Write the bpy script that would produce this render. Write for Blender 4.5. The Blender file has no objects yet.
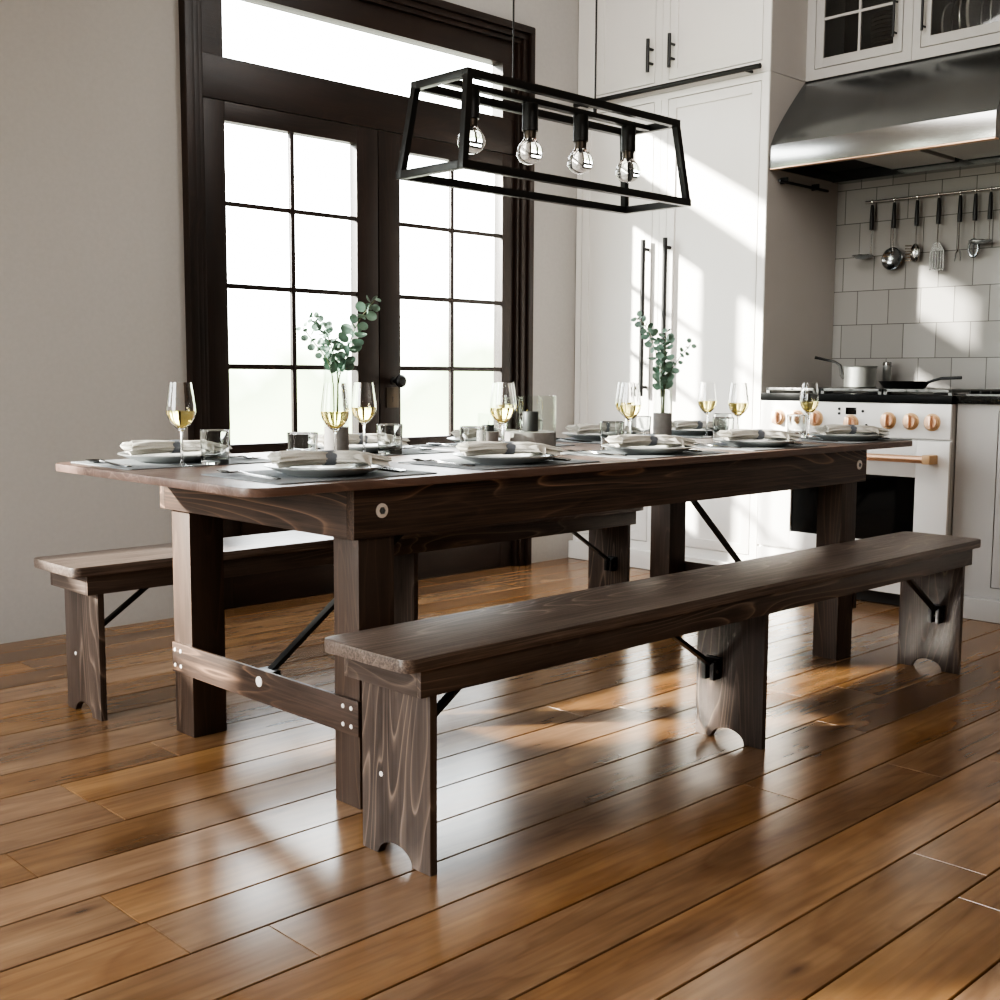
import bpy, bmesh, math, random
from mathutils import Vector, Matrix
random.seed(7)
PI = math.pi
C = bpy.context.scene.collection
scene = bpy.context.scene

# ------------------------------------------------------------------ node helpers
def mat_new(name):
    m = bpy.data.materials.new(name); m.use_nodes = True
    nt = m.node_tree; nt.nodes.clear()
    out = nt.nodes.new('ShaderNodeOutputMaterial')
    return m, nt, out
def N(nt, typ, **kw):
    n = nt.nodes.new(typ)
    for k, v in kw.items():
        if k.startswith('i_'):
            key = k[2:]
            key = int(key) if key.isdigit() else key.replace('_', ' ')
            n.inputs[key].default_value = v
        else: setattr(n, k, v)
    return n
def L(nt, a, ao, b, bi): nt.links.new(a.outputs[ao], b.inputs[bi])
def ramp(nt, pts, interp='LINEAR'):
    r = nt.nodes.new('ShaderNodeValToRGB'); cr = r.color_ramp; cr.interpolation = interp
    while len(cr.elements) > 1: cr.elements.remove(cr.elements[-1])
    cr.elements[0].position = pts[0][0]; cr.elements[0].color = (*pts[0][1], 1)
    for p, c in pts[1:]:
        e = cr.elements.new(p); e.color = (*c, 1)
    return r
def simple(name, col, rough=.5, metal=0., bump=0., bscale=40., var=0., coat=0., spec=.5):
    m, nt, out = mat_new(name)
    b = N(nt, 'ShaderNodeBsdfPrincipled'); L(nt, b, 0, out, 0)
    b.inputs['Base Color'].default_value = (*col, 1); b.inputs['Roughness'].default_value = rough
    b.inputs['Metallic'].default_value = metal; b.inputs['Coat Weight'].default_value = coat
    b.inputs['Specular IOR Level'].default_value = spec
    tc = N(nt, 'ShaderNodeTexCoord')
    no = N(nt, 'ShaderNodeTexNoise', i_Scale=bscale, i_Detail=4.); L(nt, tc, 'Object', no, 'Vector')
    if var:
        r = ramp(nt, [(.3, tuple(c*(1-var) for c in col)), (.7, tuple(min(1, c*(1+var)) for c in col))])
        L(nt, no, 0, r, 0); L(nt, r, 0, b, 'Base Color')
    if bump:
        bp = N(nt, 'ShaderNodeBump', i_Strength=bump, i_Distance=.002); L(nt, no, 0, bp, 'Height'); L(nt, bp, 0, b, 'Normal')
    return m
def wood(name, axis, dark, mid, light, rough=.45, contours=16., amount=.9, scale=1., fibw=.35):
    """Wire-brushed stained pine; grain runs along `axis` of the object's own space."""
    m, nt, out = mat_new(name)
    b = N(nt, 'ShaderNodeBsdfPrincipled'); L(nt, b, 0, out, 0)
    tc = N(nt, 'ShaderNodeTexCoord'); oi = N(nt, 'ShaderNodeObjectInfo')
    off = N(nt, 'ShaderNodeVectorMath', operation='SCALE'); off.inputs[0].default_value = (3.1, 5.3, 4.7)
    L(nt, oi, 'Random', off, 'Scale')
    add = N(nt, 'ShaderNodeVectorMath', operation='ADD'); L(nt, tc, 'Object', add, 0); L(nt, off, 0, add, 1)
    def mp(along, across):
        s = [across*scale]*3; s['XYZ'.index(axis)] = along*scale
        mm = N(nt, 'ShaderNodeMapping'); mm.inputs['Scale'].default_value = s; L(nt, add, 0, mm, 'Vector'); return mm
    n1 = N(nt, 'ShaderNodeTexNoise', i_Scale=1., i_Detail=1.5, i_Roughness=.4, i_Distortion=.35); L(nt, mp(1.1, 8.), 0, n1, 'Vector')
    mul = N(nt, 'ShaderNodeMath', operation='MULTIPLY'); mul.inputs[1].default_value = contours; L(nt, n1, 0, mul, 0)
    fr = N(nt, 'ShaderNodeMath', operation='FRACT'); L(nt, mul, 0, fr, 0)
    lines = ramp(nt, [(0, (0, 0, 0)), (.6, (.03,)*3), (.8, (.35,)*3), (.9, (1, 1, 1)), (.95, (.2,)*3), (1, (0, 0, 0))]); L(nt, fr, 0, lines, 0)
    n2 = N(nt, 'ShaderNodeTexNoise', i_Scale=1., i_Detail=5., i_Roughness=.7); L(nt, mp(3., 190.), 0, n2, 'Vector')
    n3 = N(nt, 'ShaderNodeTexNoise', i_Scale=1., i_Detail=3., i_Roughness=.6); L(nt, mp(2.2, 12.), 0, n3, 'Vector')
    base = ramp(nt, [(.32, dark), (.62, mid)]); L(nt, n3, 0, base, 0)
    fib = ramp(nt, [(.42, (.0,)*3), (.72, (.75,)*3)]); L(nt, n2, 0, fib, 0)
    patch = ramp(nt, [(.42, (.06,)*3), (.60, (1.,)*3)])
    n4 = N(nt, 'ShaderNodeTexNoise', i_Scale=1., i_Detail=2.); L(nt, mp(.9, 5.), 0, n4, 'Vector'); L(nt, n4, 0, patch, 0)
    lp = N(nt, 'ShaderNodeMix', data_type='RGBA', blend_type='MULTIPLY'); lp.inputs[0].default_value = 1.
    L(nt, lines, 0, lp, 6); L(nt, patch, 0, lp, 7)
    lf = N(nt, 'ShaderNodeMix', data_type='RGBA', blend_type='ADD'); lf.inputs[0].default_value = fibw
    L(nt, lp, 2, lf, 6); L(nt, fib, 0, lf, 7)
    am = N(nt, 'ShaderNodeMath', operation='MULTIPLY', use_clamp=True); am.inputs[1].default_value = amount; L(nt, lf, 2, am, 0)
    mx = N(nt, 'ShaderNodeMix', data_type='RGBA'); L(nt, am, 0, mx, 0); L(nt, base, 0, mx, 6); mx.inputs[7].default_value = (*light, 1)
    L(nt, mx, 2, b, 'Base Color')
    b.inputs['Roughness'].default_value = rough
    bp = N(nt, 'ShaderNodeBump', i_Strength=.25, i_Distance=.002); L(nt, n2, 0, bp, 'Height'); L(nt, bp, 0, b, 'Normal')
    return m
def glass(name, col=(1, 1, 1), ior=1.45, rough=0.):
    m, nt, out = mat_new(name)
    g = N(nt, 'ShaderNodeBsdfGlass', i_IOR=ior, i_Roughness=rough); g.inputs['Color'].default_value = (*col, 1)
    L(nt, g, 0, out, 0); return m
def thin_glass(name, tint=(1, 1, 1), refl=.06, rough=.0):
    m, nt, out = mat_new(name)
    t = N(nt, 'ShaderNodeBsdfTransparent'); t.inputs[0].default_value = (*tint, 1)
    g = N(nt, 'ShaderNodeBsdfGlossy', i_Roughness=rough)
    lw = N(nt, 'ShaderNodeLayerWeight', i_Blend=.5)
    pw = N(nt, 'ShaderNodeMath', operation='POWER', i_1=5.); L(nt, lw, 'Facing', pw, 0)
    ma = N(nt, 'ShaderNodeMath', operation='MULTIPLY_ADD', i_1=.6, i_2=refl*.5, use_clamp=True); L(nt, pw, 0, ma, 0)
    mx = N(nt, 'ShaderNodeMixShader'); L(nt, ma, 0, mx, 0); L(nt, t, 0, mx, 1); L(nt, g, 0, mx, 2); L(nt, mx, 0, out, 0)
    return m

DK, MD, LT = (.030, .0195, .0155), (.062, .042, .033), (.38, .235, .16)
M = {}
for ax in 'XYZ':
    M['wood'+ax] = wood('dark_pine_'+ax, ax, DK, MD, LT)
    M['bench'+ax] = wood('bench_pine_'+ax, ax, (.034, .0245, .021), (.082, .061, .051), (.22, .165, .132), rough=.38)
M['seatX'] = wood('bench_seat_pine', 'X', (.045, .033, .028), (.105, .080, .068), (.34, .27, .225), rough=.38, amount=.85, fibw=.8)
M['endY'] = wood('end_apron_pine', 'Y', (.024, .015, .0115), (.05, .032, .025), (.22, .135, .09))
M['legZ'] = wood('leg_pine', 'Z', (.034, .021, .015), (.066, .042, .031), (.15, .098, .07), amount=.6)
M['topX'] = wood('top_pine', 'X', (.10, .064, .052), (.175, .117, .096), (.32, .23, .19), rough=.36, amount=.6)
M['doorZ'] = wood('door_wood_upright', 'Z', (.009, .0045, .003), (.020, .0095, .0062), (.05, .024, .015), amount=.35, rough=.4)
M['doorX'] = wood('door_wood_rail', 'X', (.009, .0045, .003), (.020, .0095, .0062), (.05, .024, .015), amount=.35, rough=.4)
M['wall'] = simple('grey_plaster', (.42, .405, .388), .9, bump=.15, bscale=60, var=.02)
M['ceil'] = simple('white_plaster', (.72, .70, .68), .9, bump=.05, var=.01)
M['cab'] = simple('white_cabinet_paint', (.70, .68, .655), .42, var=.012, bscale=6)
M['cabside'] = simple('shaded_cabinet_side', (.50, .475, .45), .55, var=.02, bscale=5)  # greyer than the white fronts: shade on the side put into the colour
M['cabgrey'] = simple('pale_grey_cabinet_paint', (.40, .385, .37), .45, var=.012, bscale=6)
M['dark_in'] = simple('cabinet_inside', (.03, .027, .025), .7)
M['black'] = simple('black_metal', (.012, .012, .012), .38, var=.1)
M['iron'] = simple('cast_iron', (.015, .015, .015), .5, bump=.2, bscale=200)
M['steel'] = simple('brushed_steel', (.40, .395, .385), .2, metal=1., var=.05, bscale=12)
M['steel_dark'] = simple('hood_steel', (.36, .385, .40), .2, metal=1., var=.06, bscale=5)
M['chrome'] = simple('polished_steel', (.75, .74, .72), .15, metal=1.)
M['filter'] = simple('hood_filter', (.55, .53, .50), .45, metal=.6)
M['copper'] = simple('brushed_copper', (.82, .56, .40), .34, metal=1., var=.05)
M['copper_satin'] = simple('satin_copper', (.60, .40, .235), .5, metal=.4)
M['enamel'] = simple('white_enamel', (.80, .785, .765), .22, coat=.4)
M['blackglass'] = simple('black_oven_glass', (.006, .006, .006), .06)
M['hob'] = simple('black_enamel', (.004, .004, .004), .35, spec=.15)
M['granite'] = simple('black_granite', (.012, .012, .011), .12, var=.9, bscale=120)
M['grate'] = simple('grey_iron', (.22, .22, .21), .45, metal=.5)
M['ceramic'] = simple('grey_stoneware', (.50, .505, .495), .3, var=.03, bscale=30, coat=.2)
M['ceramic2'] = simple('pale_stoneware', (.60, .60, .585), .28, var=.03, bscale=30, coat=.2)
M['cloth'] = simple('linen_cloth', (.57, .55, .505), .9, bump=.5, bscale=300, var=.05)
M['ring'] = simple('slate_band', (.17, .185, .21), .6, var=.08)
M['mat'] = simple('grey_woven_mat', (.22, .235, .245), .75, bump=.4, bscale=500, var=.05)
M['cutlery'] = simple('cutlery_steel', (.15, .147, .143), .26, metal=1.)
M['cutlery_dark'] = simple('dark_cutlery_steel', (.06, .06, .06), .2, metal=1.)
M['concrete'] = simple('grey_concrete', (.24, .23, .222), .75, bump=.2, bscale=80, var=.06)
M['concrete_dk'] = simple('dark_concrete', (.055, .05, .048), .7, bump=.2, bscale=80)
M['leaf'] = simple('eucalyptus_leaf', (.20, .31, .25), .5, var=.5, bscale=25)
M['stalk'] = simple('green_stalk', (.10, .12, .05), .6)
M['brass'] = simple('aged_brass', (.10, .085, .07), .4, metal=1.)
M['white_pin'] = simple('white_plug', (.78, .75, .72), .5)
M['alu'] = simple('grey_aluminium', (.30, .305, .295), .42, metal=.8, var=.04)
M['wax'] = simple('dark_wax', (.05, .05, .052), .5)
M['plate_white'] = simple('shelf_crockery', (.30, .29, .28), .35)
M['wicker'] = simple('dark_wicker', (.05, .04, .03), .8, bump=.5, bscale=60, var=.4)
M['glass'] = glass('clear_glass')
def soft_glass(name, col, mixf):
    m, nt, out = mat_new(name)
    g = N(nt, 'ShaderNodeBsdfGlass', i_IOR=1.4); g.inputs['Color'].default_value = (*col, 1)
    t = N(nt, 'ShaderNodeBsdfTransparent'); t.inputs[0].default_value = (*col, 1)
    mx = N(nt, 'ShaderNodeMixShader'); mx.inputs[0].default_value = mixf
    L(nt, g, 0, mx, 1); L(nt, t, 0, mx, 2); L(nt, mx, 0, out, 0); return m
M['tumbler'] = glass('smoky_glass', (.93, .94, .935), 1.42)
M['vaseglass'] = thin_glass('vase_glass', (.95, .965, .955), .03)
M['wine'] = glass('white_wine', (.96, .905, .60), 1.33)
M['pane'] = thin_glass('window_pane', (.99, 1, .99), .05)
M['bulbglass'] = glass('bulb_glass', (1, 1, 1), 1.4)
M['cabglass'] = thin_glass('cabinet_glass', (.75, .75, .74), .09, .03)

# ------------------------------------------------------------------ mesh helpers
class MB:
    def __init__(s): s.bm = bmesh.new()
    def box(s, x0, x1, y0, y1, z0, z1, bev=0., rot=None, segs=2):
        t = bmesh.new(); bmesh.ops.create_cube(t, size=1.)
        for v in t.verts:
            v.co = Vector(((x0+x1)/2+v.co.x*(x1-x0), (y0+y1)/2+v.co.y*(y1-y0), (z0+z1)/2+v.co.z*(z1-z0)))
        if bev > 0: bmesh.ops.bevel(t, geom=list(t.edges), offset=bev, segments=segs, affect='EDGES', profile=.7)
        if rot: bmesh.ops.transform(t, matrix=rot, verts=t.verts)
        s.merge(t); return s
    def merge(s, t):
        me = bpy.data.meshes.new('tmp'); t.to_mesh(me); t.free(); s.bm.from_mesh(me); bpy.data.meshes.remove(me)
    def bar(s, a, b, w, h, up=(0, 0, 1), bev=0.):
        a, b = Vector(a), Vector(b); d = b-a; ln = d.length; d.normalize(); up = Vector(up)
        sx = d.cross(up)
        if sx.length < 1e-5: sx = Vector((1, 0, 0))
        sx.normalize(); uz = sx.cross(d).normalized()
        mt = Matrix(((d.x, sx.x, uz.x, a.x), (d.y, sx.y, uz.y, a.y), (d.z, sx.z, uz.z, a.z), (0, 0, 0, 1)))
        return s.box(0, ln, -w/2, w/2, -h/2, h/2, bev, mt)
    def tube(s, pts, r, seg=10, cap=True):
        pts = [Vector(p) for p in pts]; rr = r if isinstance(r, (list, tuple)) else [r]*len(pts)
        rings = []; prev = None
        for i, p in enumerate(pts):
            d = (pts[min(i+1, len(pts)-1)]-pts[max(i-1, 0)]).normalized()
            if prev is None:
                n = d.orthogonal().normalized()
            else:
                n = (prev-d*prev.dot(d)); n = n.normalized() if n.length > 1e-6 else d.orthogonal().normalized()
            prev = n; bn = d.cross(n)
            rings.append([s.bm.verts.new(p+(n*math.cos(2*PI*k/seg)+bn*math.sin(2*PI*k/seg))*rr[i]) for k in range(seg)])
        for i in range(len(rings)-1):
            for k in range(seg): s.bm.faces.new((rings[i][k], rings[i][(k+1) % seg], rings[i+1][(k+1) % seg], rings[i+1][k]))
        if cap: s.bm.faces.new(rings[0][::-1]); s.bm.faces.new(rings[-1])
        return s
    def lathe(s, prof, seg=40, loc=(0, 0, 0), mt=None):
        """prof: (r, z) list; r == 0 ends close on the axis."""
        loc = Vector(loc); cols = []
        def P(x, y, z):
            v = Vector((x, y, z))
            if mt: v = mt @ v
            return v+loc
        for r, z in prof:
            if r <= 1e-7: cols.append([s.bm.verts.new(P(0, 0, z))])
            else: cols.append([s.bm.verts.new(P(r*math.cos(2*PI*k/seg), r*math.sin(2*PI*k/seg), z)) for k in range(seg)])
        for a, b in zip(cols[:-1], cols[1:]):
            for k in range(seg):
                k2 = (k+1) % seg
                if len(a) == 1 and len(b) == 1: continue
                if len(a) == 1: s.bm.faces.new((a[0], b[k2], b[k]))
                elif len(b) == 1: s.bm.faces.new((a[k], a[k2], b[0]))
                else: s.bm.faces.new((a[k], a[k2], b[k2], b[k]))
        return s
    def prism(s, poly, axis, lo, hi, bev=0.):
        """poly: 2-D outline in the plane of the two other axes (in XYZ order)."""
        t = bmesh.new(); k = 'XYZ'.index(axis)
        def P(p, h): q = list(p); q.insert(k, h); return Vector(q)
        A = [t.verts.new(P(p, lo)) for p in poly]; B = [t.verts.new(P(p, hi)) for p in poly]
        t.faces.new(A); t.faces.new(B[::-1]); n = len(poly)
        caps = set(t.edges)
        for i in range(n): t.faces.new((A[i], B[i], B[(i+1) % n], A[(i+1) % n]))
        bmesh.ops.recalc_face_normals(t, faces=t.faces)
        if bev: bmesh.ops.bevel(t, geom=list(caps), offset=bev, segments=2, affect='EDGES', profile=.7)
        s.merge(t); return s
    def sphere(s, c, r, seg=16, sc=(1, 1, 1)):
        t = bmesh.new(); bmesh.ops.create_uvsphere(t, u_segments=seg, v_segments=seg//2+2, radius=r)
        for v in t.verts: v.co = Vector((v.co.x*sc[0]+c[0], v.co.y*sc[1]+c[1], v.co.z*sc[2]+c[2]))
        s.merge(t); return s
    def frame(s, axis, at0, at1, a0, a1, b0, b1, w, bev=0.):
        """Rectangular frame lying across `axis` (thickness at0..at1), outer a0..a1 x b0..b1, bar width w (or 4 widths: a-,a+,b-,b+)."""
        w = w if isinstance(w, (tuple, list)) else (w,)*4
        for A0, A1, B0, B1 in ((a0, a0+w[0], b0, b1), (a1-w[1], a1, b0, b1), (a0+w[0], a1-w[1], b0, b0+w[2]), (a0+w[0], a1-w[1], b1-w[3], b1)):
            if axis == 'Y': s.box(A0, A1, at0, at1, B0, B1, bev)
            else: s.box(at0, at1, A0, A1, B0, B1, bev)
        return s
    def build(s, name, m, parent=None, smooth=None, org=None):
        bmesh.ops.recalc_face_normals(s.bm, faces=s.bm.faces)
        o_ = Vector(org) if org else (root_loc(parent) if parent else Vector((0, 0, 0)))
        bmesh.ops.translate(s.bm, vec=-o_, verts=s.bm.verts)
        me = bpy.data.meshes.new(name); s.bm.to_mesh(me); s.bm.free()
        me.materials.append(M[m] if isinstance(m, str) else m)
        if smooth is not False:
            me.shade_smooth()
            me.set_sharp_from_angle(angle=math.radians(smooth or 35))
        o = bpy.data.objects.new(name, me); C.objects.link(o)
        if parent: o.parent = parent
        else: o.location = o_
        return o
def root_loc(o):
    v = Vector(o.location)
    while o.parent: o = o.parent; v += Vector(o.location)
    return v
def tag(o, label, cat, group=None):
    o['label'] = label; o['category'] = cat
    if group: o['group'] = group
    return o
def thing(name, label, cat, loc, group=None):
    o = bpy.data.objects.new(name, None); C.objects.link(o); o.location = loc; o.empty_display_size = .05
    return tag(o, label, cat, group)
def struct(o): o['kind'] = 'structure'; return o
def sroot(name, loc):
    o = bpy.data.objects.new(name, None); C.objects.link(o); o.location = loc; o['kind'] = 'structure'; return o
def dup(root, loc, label, group=None, rotz=None):
    r = root.copy(); C.objects.link(r); r.location = loc; r['label'] = label
    if group: r['group'] = group
    if rotz is not None: r.rotation_euler = (0, 0, rotz)
    for ch in list(root.children):
        c = ch.copy(); C.objects.link(c); c.parent = r
        for g in list(ch.children):
            d = g.copy(); C.objects.link(d); d.parent = c
    return r
ORD = ['first', 'second', 'third', 'fourth', 'fifth']

# ================================================================== SETTING
WY, KX, TX, UX = 4.2627, 4.70, 5.318, 4.993
X0, Y0, ZC = -2.4, -2.6, 3.05
# ---- floor: every board modelled
def floor():
    m, nt, out = mat_new('oiled_pine_boards')
    b = N(nt, 'ShaderNodeBsdfPrincipled'); L(nt, b, 0, out, 0)
    tc = N(nt, 'ShaderNodeTexCoord'); at = N(nt, 'ShaderNodeAttribute', attribute_name='board')
    sc = N(nt, 'ShaderNodeVectorMath', operation='SCALE', i_3=37.); L(nt, at, 'Color', sc, 0)
    add = N(nt, 'ShaderNodeVectorMath', operation='ADD'); L(nt, tc, 'Object', add, 0); L(nt, sc, 0, add, 1)
    def mp(a, c):
        mm = N(nt, 'ShaderNodeMapping'); mm.inputs['Scale'].default_value = (a, c, c); L(nt, add, 0, mm, 'Vector'); return mm
    n1 = N(nt, 'ShaderNodeTexNoise', i_Scale=1., i_Detail=2., i_Roughness=.45, i_Distortion=.6); L(nt, mp(1.1, 6.), 0, n1, 'Vector')
    mul = N(nt, 'ShaderNodeMath', operation='MULTIPLY', i_1=8.); L(nt, n1, 0, mul, 0)
    fr = N(nt, 'ShaderNodeMath', operation='FRACT'); L(nt, mul, 0, fr, 0)
    ring = ramp(nt, [(0, (0, 0, 0)), (.6, (.25,)*3), (.85, (1, 1, 1)), (1, (0, 0, 0))]); L(nt, fr, 0, ring, 0)
    n2 = N(nt, 'ShaderNodeTexNoise', i_Scale=1., i_Detail=2., i_Roughness=.5); L(nt, mp(2.0, 60.), 0, n2, 'Vector')
    n3 = N(nt, 'ShaderNodeTexNoise', i_Scale=1., i_Detail=4., i_Roughness=.6); L(nt, mp(1.6, 7.), 0, n3, 'Vector')
    base = ramp(nt, [(.25, (.140, .072, .033)), (.48, (.252, .138, .065)), (.72, (.36, .215, .108))]); L(nt, n3, 0, base, 0)
    sep = N(nt, 'ShaderNodeSeparateColor'); L(nt, at, 'Color', sep, 0)
    hs = N(nt, 'ShaderNodeHueSaturation')
    mr = N(nt, 'ShaderNodeMapRange', i_3=.74, i_4=1.1); L(nt, sep, 0, mr, 0); L(nt, mr, 0, hs, 'Value')
    mr2 = N(nt, 'ShaderNodeMapRange', i_3=.86, i_4=1.08); L(nt, sep, 1, mr2, 0); L(nt, mr2, 0, hs, 'Saturation')
    L(nt, base, 0, hs, 'Color')
    am = N(nt, 'ShaderNodeMath', operation='MULTIPLY', i_1=.22); L(nt, ring, 0, am, 0)
    dk = N(nt, 'ShaderNodeMix', data_type='RGBA', blend_type='MULTIPLY'); L(nt, am, 0, dk, 0); L(nt, hs, 0, dk, 6); dk.inputs[7].default_value = (.42, .28, .2, 1)
    fb = ramp(nt, [(.35, (.62,)*3), (.6, (1.05,)*3)]); L(nt, n2, 0, fb, 0)
    d2 = N(nt, 'ShaderNodeMix', data_type='RGBA', blend_type='MULTIPLY'); d2.inputs[0].default_value = .38; L(nt, dk, 2, d2, 6); L(nt, fb, 0, d2, 7)
    # knots
    vo = N(nt, 'ShaderNodeTexVoronoi', i_Scale=1., i_Randomness=1.); L(nt, mp(2.0, 5.2), 0, vo, 'Vector')
    kn = ramp(nt, [(.02, (.8,)*3), (.05, (.4,)*3), (.10, (0, 0, 0))]); L(nt, vo, 'Distance', kn, 0)
    d3 = N(nt, 'ShaderNodeMix', data_type='RGBA'); L(nt, kn, 0, d3, 0); L(nt, d2, 2, d3, 6); d3.inputs[7].default_value = (.045, .018, .008, 1)
    L(nt, d3, 2, b, 'Base Color')
    rr = N(nt, 'ShaderNodeMapRange', i_3=.19, i_4=.26); L(nt, n3, 0, rr, 0); L(nt, rr, 0, b, 'Roughness')
    b.inputs['Specular IOR Level'].default_value = .8
    bp = N(nt, 'ShaderNodeBump', i_Strength=.03, i_Distance=.002); L(nt, n2, 0, bp, 'Height')
    bp2 = N(nt, 'ShaderNodeBump', i_Strength=.05, i_Distance=.006); L(nt, n3, 0, bp2, 'Height'); M['floor'] = m
    bm = bmesh.new(); lay = bm.loops.layers.float_color.new('board')
    pitch = .1594; joints = {0: [2.114], 1: [2.25], 3: [2.74], 5: [1.111, 2.944], 7: [.95], 9: [.90], 12: [1.47], 14: [-.4, 2.9]}
    rnd = random.Random(11); g = .0022; bv = .0009
    k0 = int(math.floor((Y0-.77)/pitch))-1
    k = k0
    while .77+k*pitch < WY+.1:
        y0 = .77+k*pitch; y1 = y0+pitch
        js = sorted(joints.get(k, []))
        if not js: js = [rnd.uniform(-2, 0)]
        while js[0] > X0-.2: js.insert(0, js[0]-rnd.uniform(1.5, 2.6))
        while js[-1] < TX+.2: js.append(js[-1]+rnd.uniform(1.5, 2.6))
        for a, c in zip(js[:-1], js[1:]):
            a2, c2, b2, d2_ = max(a, X0-.15), min(c, TX+.15), max(y0, Y0-.15), min(y1, WY+.15)
            if c2-a2 < .01 or d2_-b2 < .01: continue
            col = (rnd.random(), rnd.random(), rnd.random(), 1)
            xa, xb, ya, yb = a2+.0008, c2-.0008, b2+g, d2_-g
            top = [bm.verts.new(p) for p in ((xa+bv, ya+bv, 0), (xb-bv, ya+bv, 0), (xb-bv, yb-bv, 0), (xa+bv, yb-bv, 0))]
            md = [bm.verts.new(p) for p in ((xa, ya, -.0018), (xb, ya, -.0018), (xb, yb, -.0018), (xa, yb, -.0018))]
            bo = [bm.verts.new(p) for p in ((xa, ya, -.02), (xb, ya, -.02), (xb, yb, -.02), (xa, yb, -.02))]
            fs = [bm.faces.new(top)]
            for i in range(4):
                j = (i+1) % 4
                fs.append(bm.faces.new((md[i], md[j], top[j], top[i]))); fs.append(bm.faces.new((bo[i], bo[j], md[j], md[i])))
            fs.append(bm.faces.new(bo[::-1]))
            for f in fs:
                for lo in f.loops: lo[lay] = col
        k += 1
    me = bpy.data.meshes.new('floor'); bm.to_mesh(me); bm.free(); me.materials.append(m)
    o = bpy.data.objects.new('floor', me); C.objects.link(o); struct(o)
    MB().box(X0-.15, TX+.15, Y0-.15, WY+.15, -.08, -.019).build('subfloor', M['iron'], o)
floor()
struct(MB().box(X0-.15, TX+.15, Y0-.15, WY+.15, ZC, ZC+.12).build('ceiling', 'ceil'))
# ---- garden-side wall with the opening for the doors
OX0, OX1, OZ = 2.47, 4.268, 2.64
w = MB(); T = .16
bx0, bx1, bz0, bz1 = -1.0, .4, 1.0, 2.35
w.box(X0-.15, bx0, WY, WY+T, 0, ZC); w.box(bx1, OX0, WY, WY+T, 0, ZC); w.box(bx0, bx1, WY, WY+T, 0, bz0); w.box(bx0, bx1, WY, WY+T, bz1, ZC); w.box(OX1, TX+.15, WY, WY+T, 0, ZC); w.box(OX0, OX1, WY, WY+T, OZ, ZC)
struct(w.build('wall_back', 'wall'))
# ---- kitchen wall with square tiles
def tiles():
    m, nt, out = mat_new('grey_glazed_tiles')
    b = N(nt, 'ShaderNodeBsdfPrincipled'); L(nt, b, 0, out, 0)
    tc = N(nt, 'ShaderNodeTexCoord'); sx = N(nt, 'ShaderNodeSeparateXYZ'); L(nt, tc, 'Object', sx, 0)
    cx = N(nt, 'ShaderNodeCombineXYZ'); L(nt, sx, 'Y', cx, 0); L(nt, sx, 'Z', cx, 1)
    mm = N(nt, 'ShaderNodeMapping'); mm.inputs['Location'].default_value = (-.043, -.092, 0); L(nt, cx, 0, mm, 'Vector')
    br = N(nt, 'ShaderNodeTexBrick', offset=.5, offset_frequency=2, squash=1.)
    for kk, v in dict(Scale=1., Mortar_Size=.0016, Mortar_Smooth=.1, Bias=0., Brick_Width=.1625, Row_Height=.1625).items(): br.inputs[kk.replace('_', ' ')].default_value = v
    br.inputs['Color1'].default_value = (.315, .304, .29, 1); br.inputs['Color2'].default_value = (.375, .363, .347, 1); br.inputs['Mortar'].default_value = (.12, .115, .11, 1)
    L(nt, mm, 0, br, 'Vector'); L(nt, br, 'Color', b, 'Base Color')
    no = N(nt, 'ShaderNodeTexNoise', i_Scale=9., i_Detail=2.); L(nt, cx, 0, no, 'Vector')
    bp0 = N(nt, 'ShaderNodeBump', i_Strength=.25, i_Distance=.004); L(nt, no, 0, bp0, 'Height')
    bp = N(nt, 'ShaderNodeBump', i_Strength=.6, i_Distance=.002, invert=True); L(nt, br, 'Fac', bp, 'Height'); L(nt, bp0, 0, bp, 'Normal'); L(nt, bp, 0, b, 'Normal')
    b.inputs['Roughness'].default_value = .16
    M['tiles'] = m
tiles()
struct(MB().box(TX, TX+.15, Y0-.15, WY, 0, ZC).build('wall_right', 'tiles'))
struct(MB().box(X0-.15, TX+.15, Y0-.15, Y0, 0, ZC).build('wall_front', 'wall'))
# ---- left wall with a wide window that lights the room from the side
w = MB(); wy0, wy1, wz0, wz1 = 1.5, 3.9, .5, 2.5
w.box(X0-.15, X0, Y0, wy0, 0, ZC); w.box(X0-.15, X0, wy1, WY, 0, ZC); w.box(X0-.15, X0, wy0, wy1, 0, wz0); w.box(X0-.15, X0, wy0, wy1, wz1, ZC)
struct(w.build('wall_left', 'wall'))
wr = sroot('window_1', (X0-.08, (wy0+wy1)/2, wz0))
f = MB().frame('X', X0-.12, X0-.03, wy0, wy1, wz0, wz1, .06)
for t in (1, 2): f.box(X0-.11, X0-.04, wy0+(wy1-wy0)*t/3-.025, wy0+(wy1-wy0)*t/3+.025, wz0+.06, wz1-.06)
f.build('window_frame', 'doorZ', wr)
MB().box(X0-.082, X0-.078, wy0+.05, wy1-.05, wz0+.05, wz1-.05).build('pane', 'pane', wr)

wr = sroot('window_3', ((bx0+bx1)/2, WY, bz0))
MB().frame('Y', WY+.02, WY+.1, bx0, bx1, bz0, bz1, .05).build('window_frame', 'doorZ', wr)
MB().box(bx0+.04, bx1-.04, WY+.055, WY+.059, bz0+.04, bz1-.04).build('pane', 'pane', wr)

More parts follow.
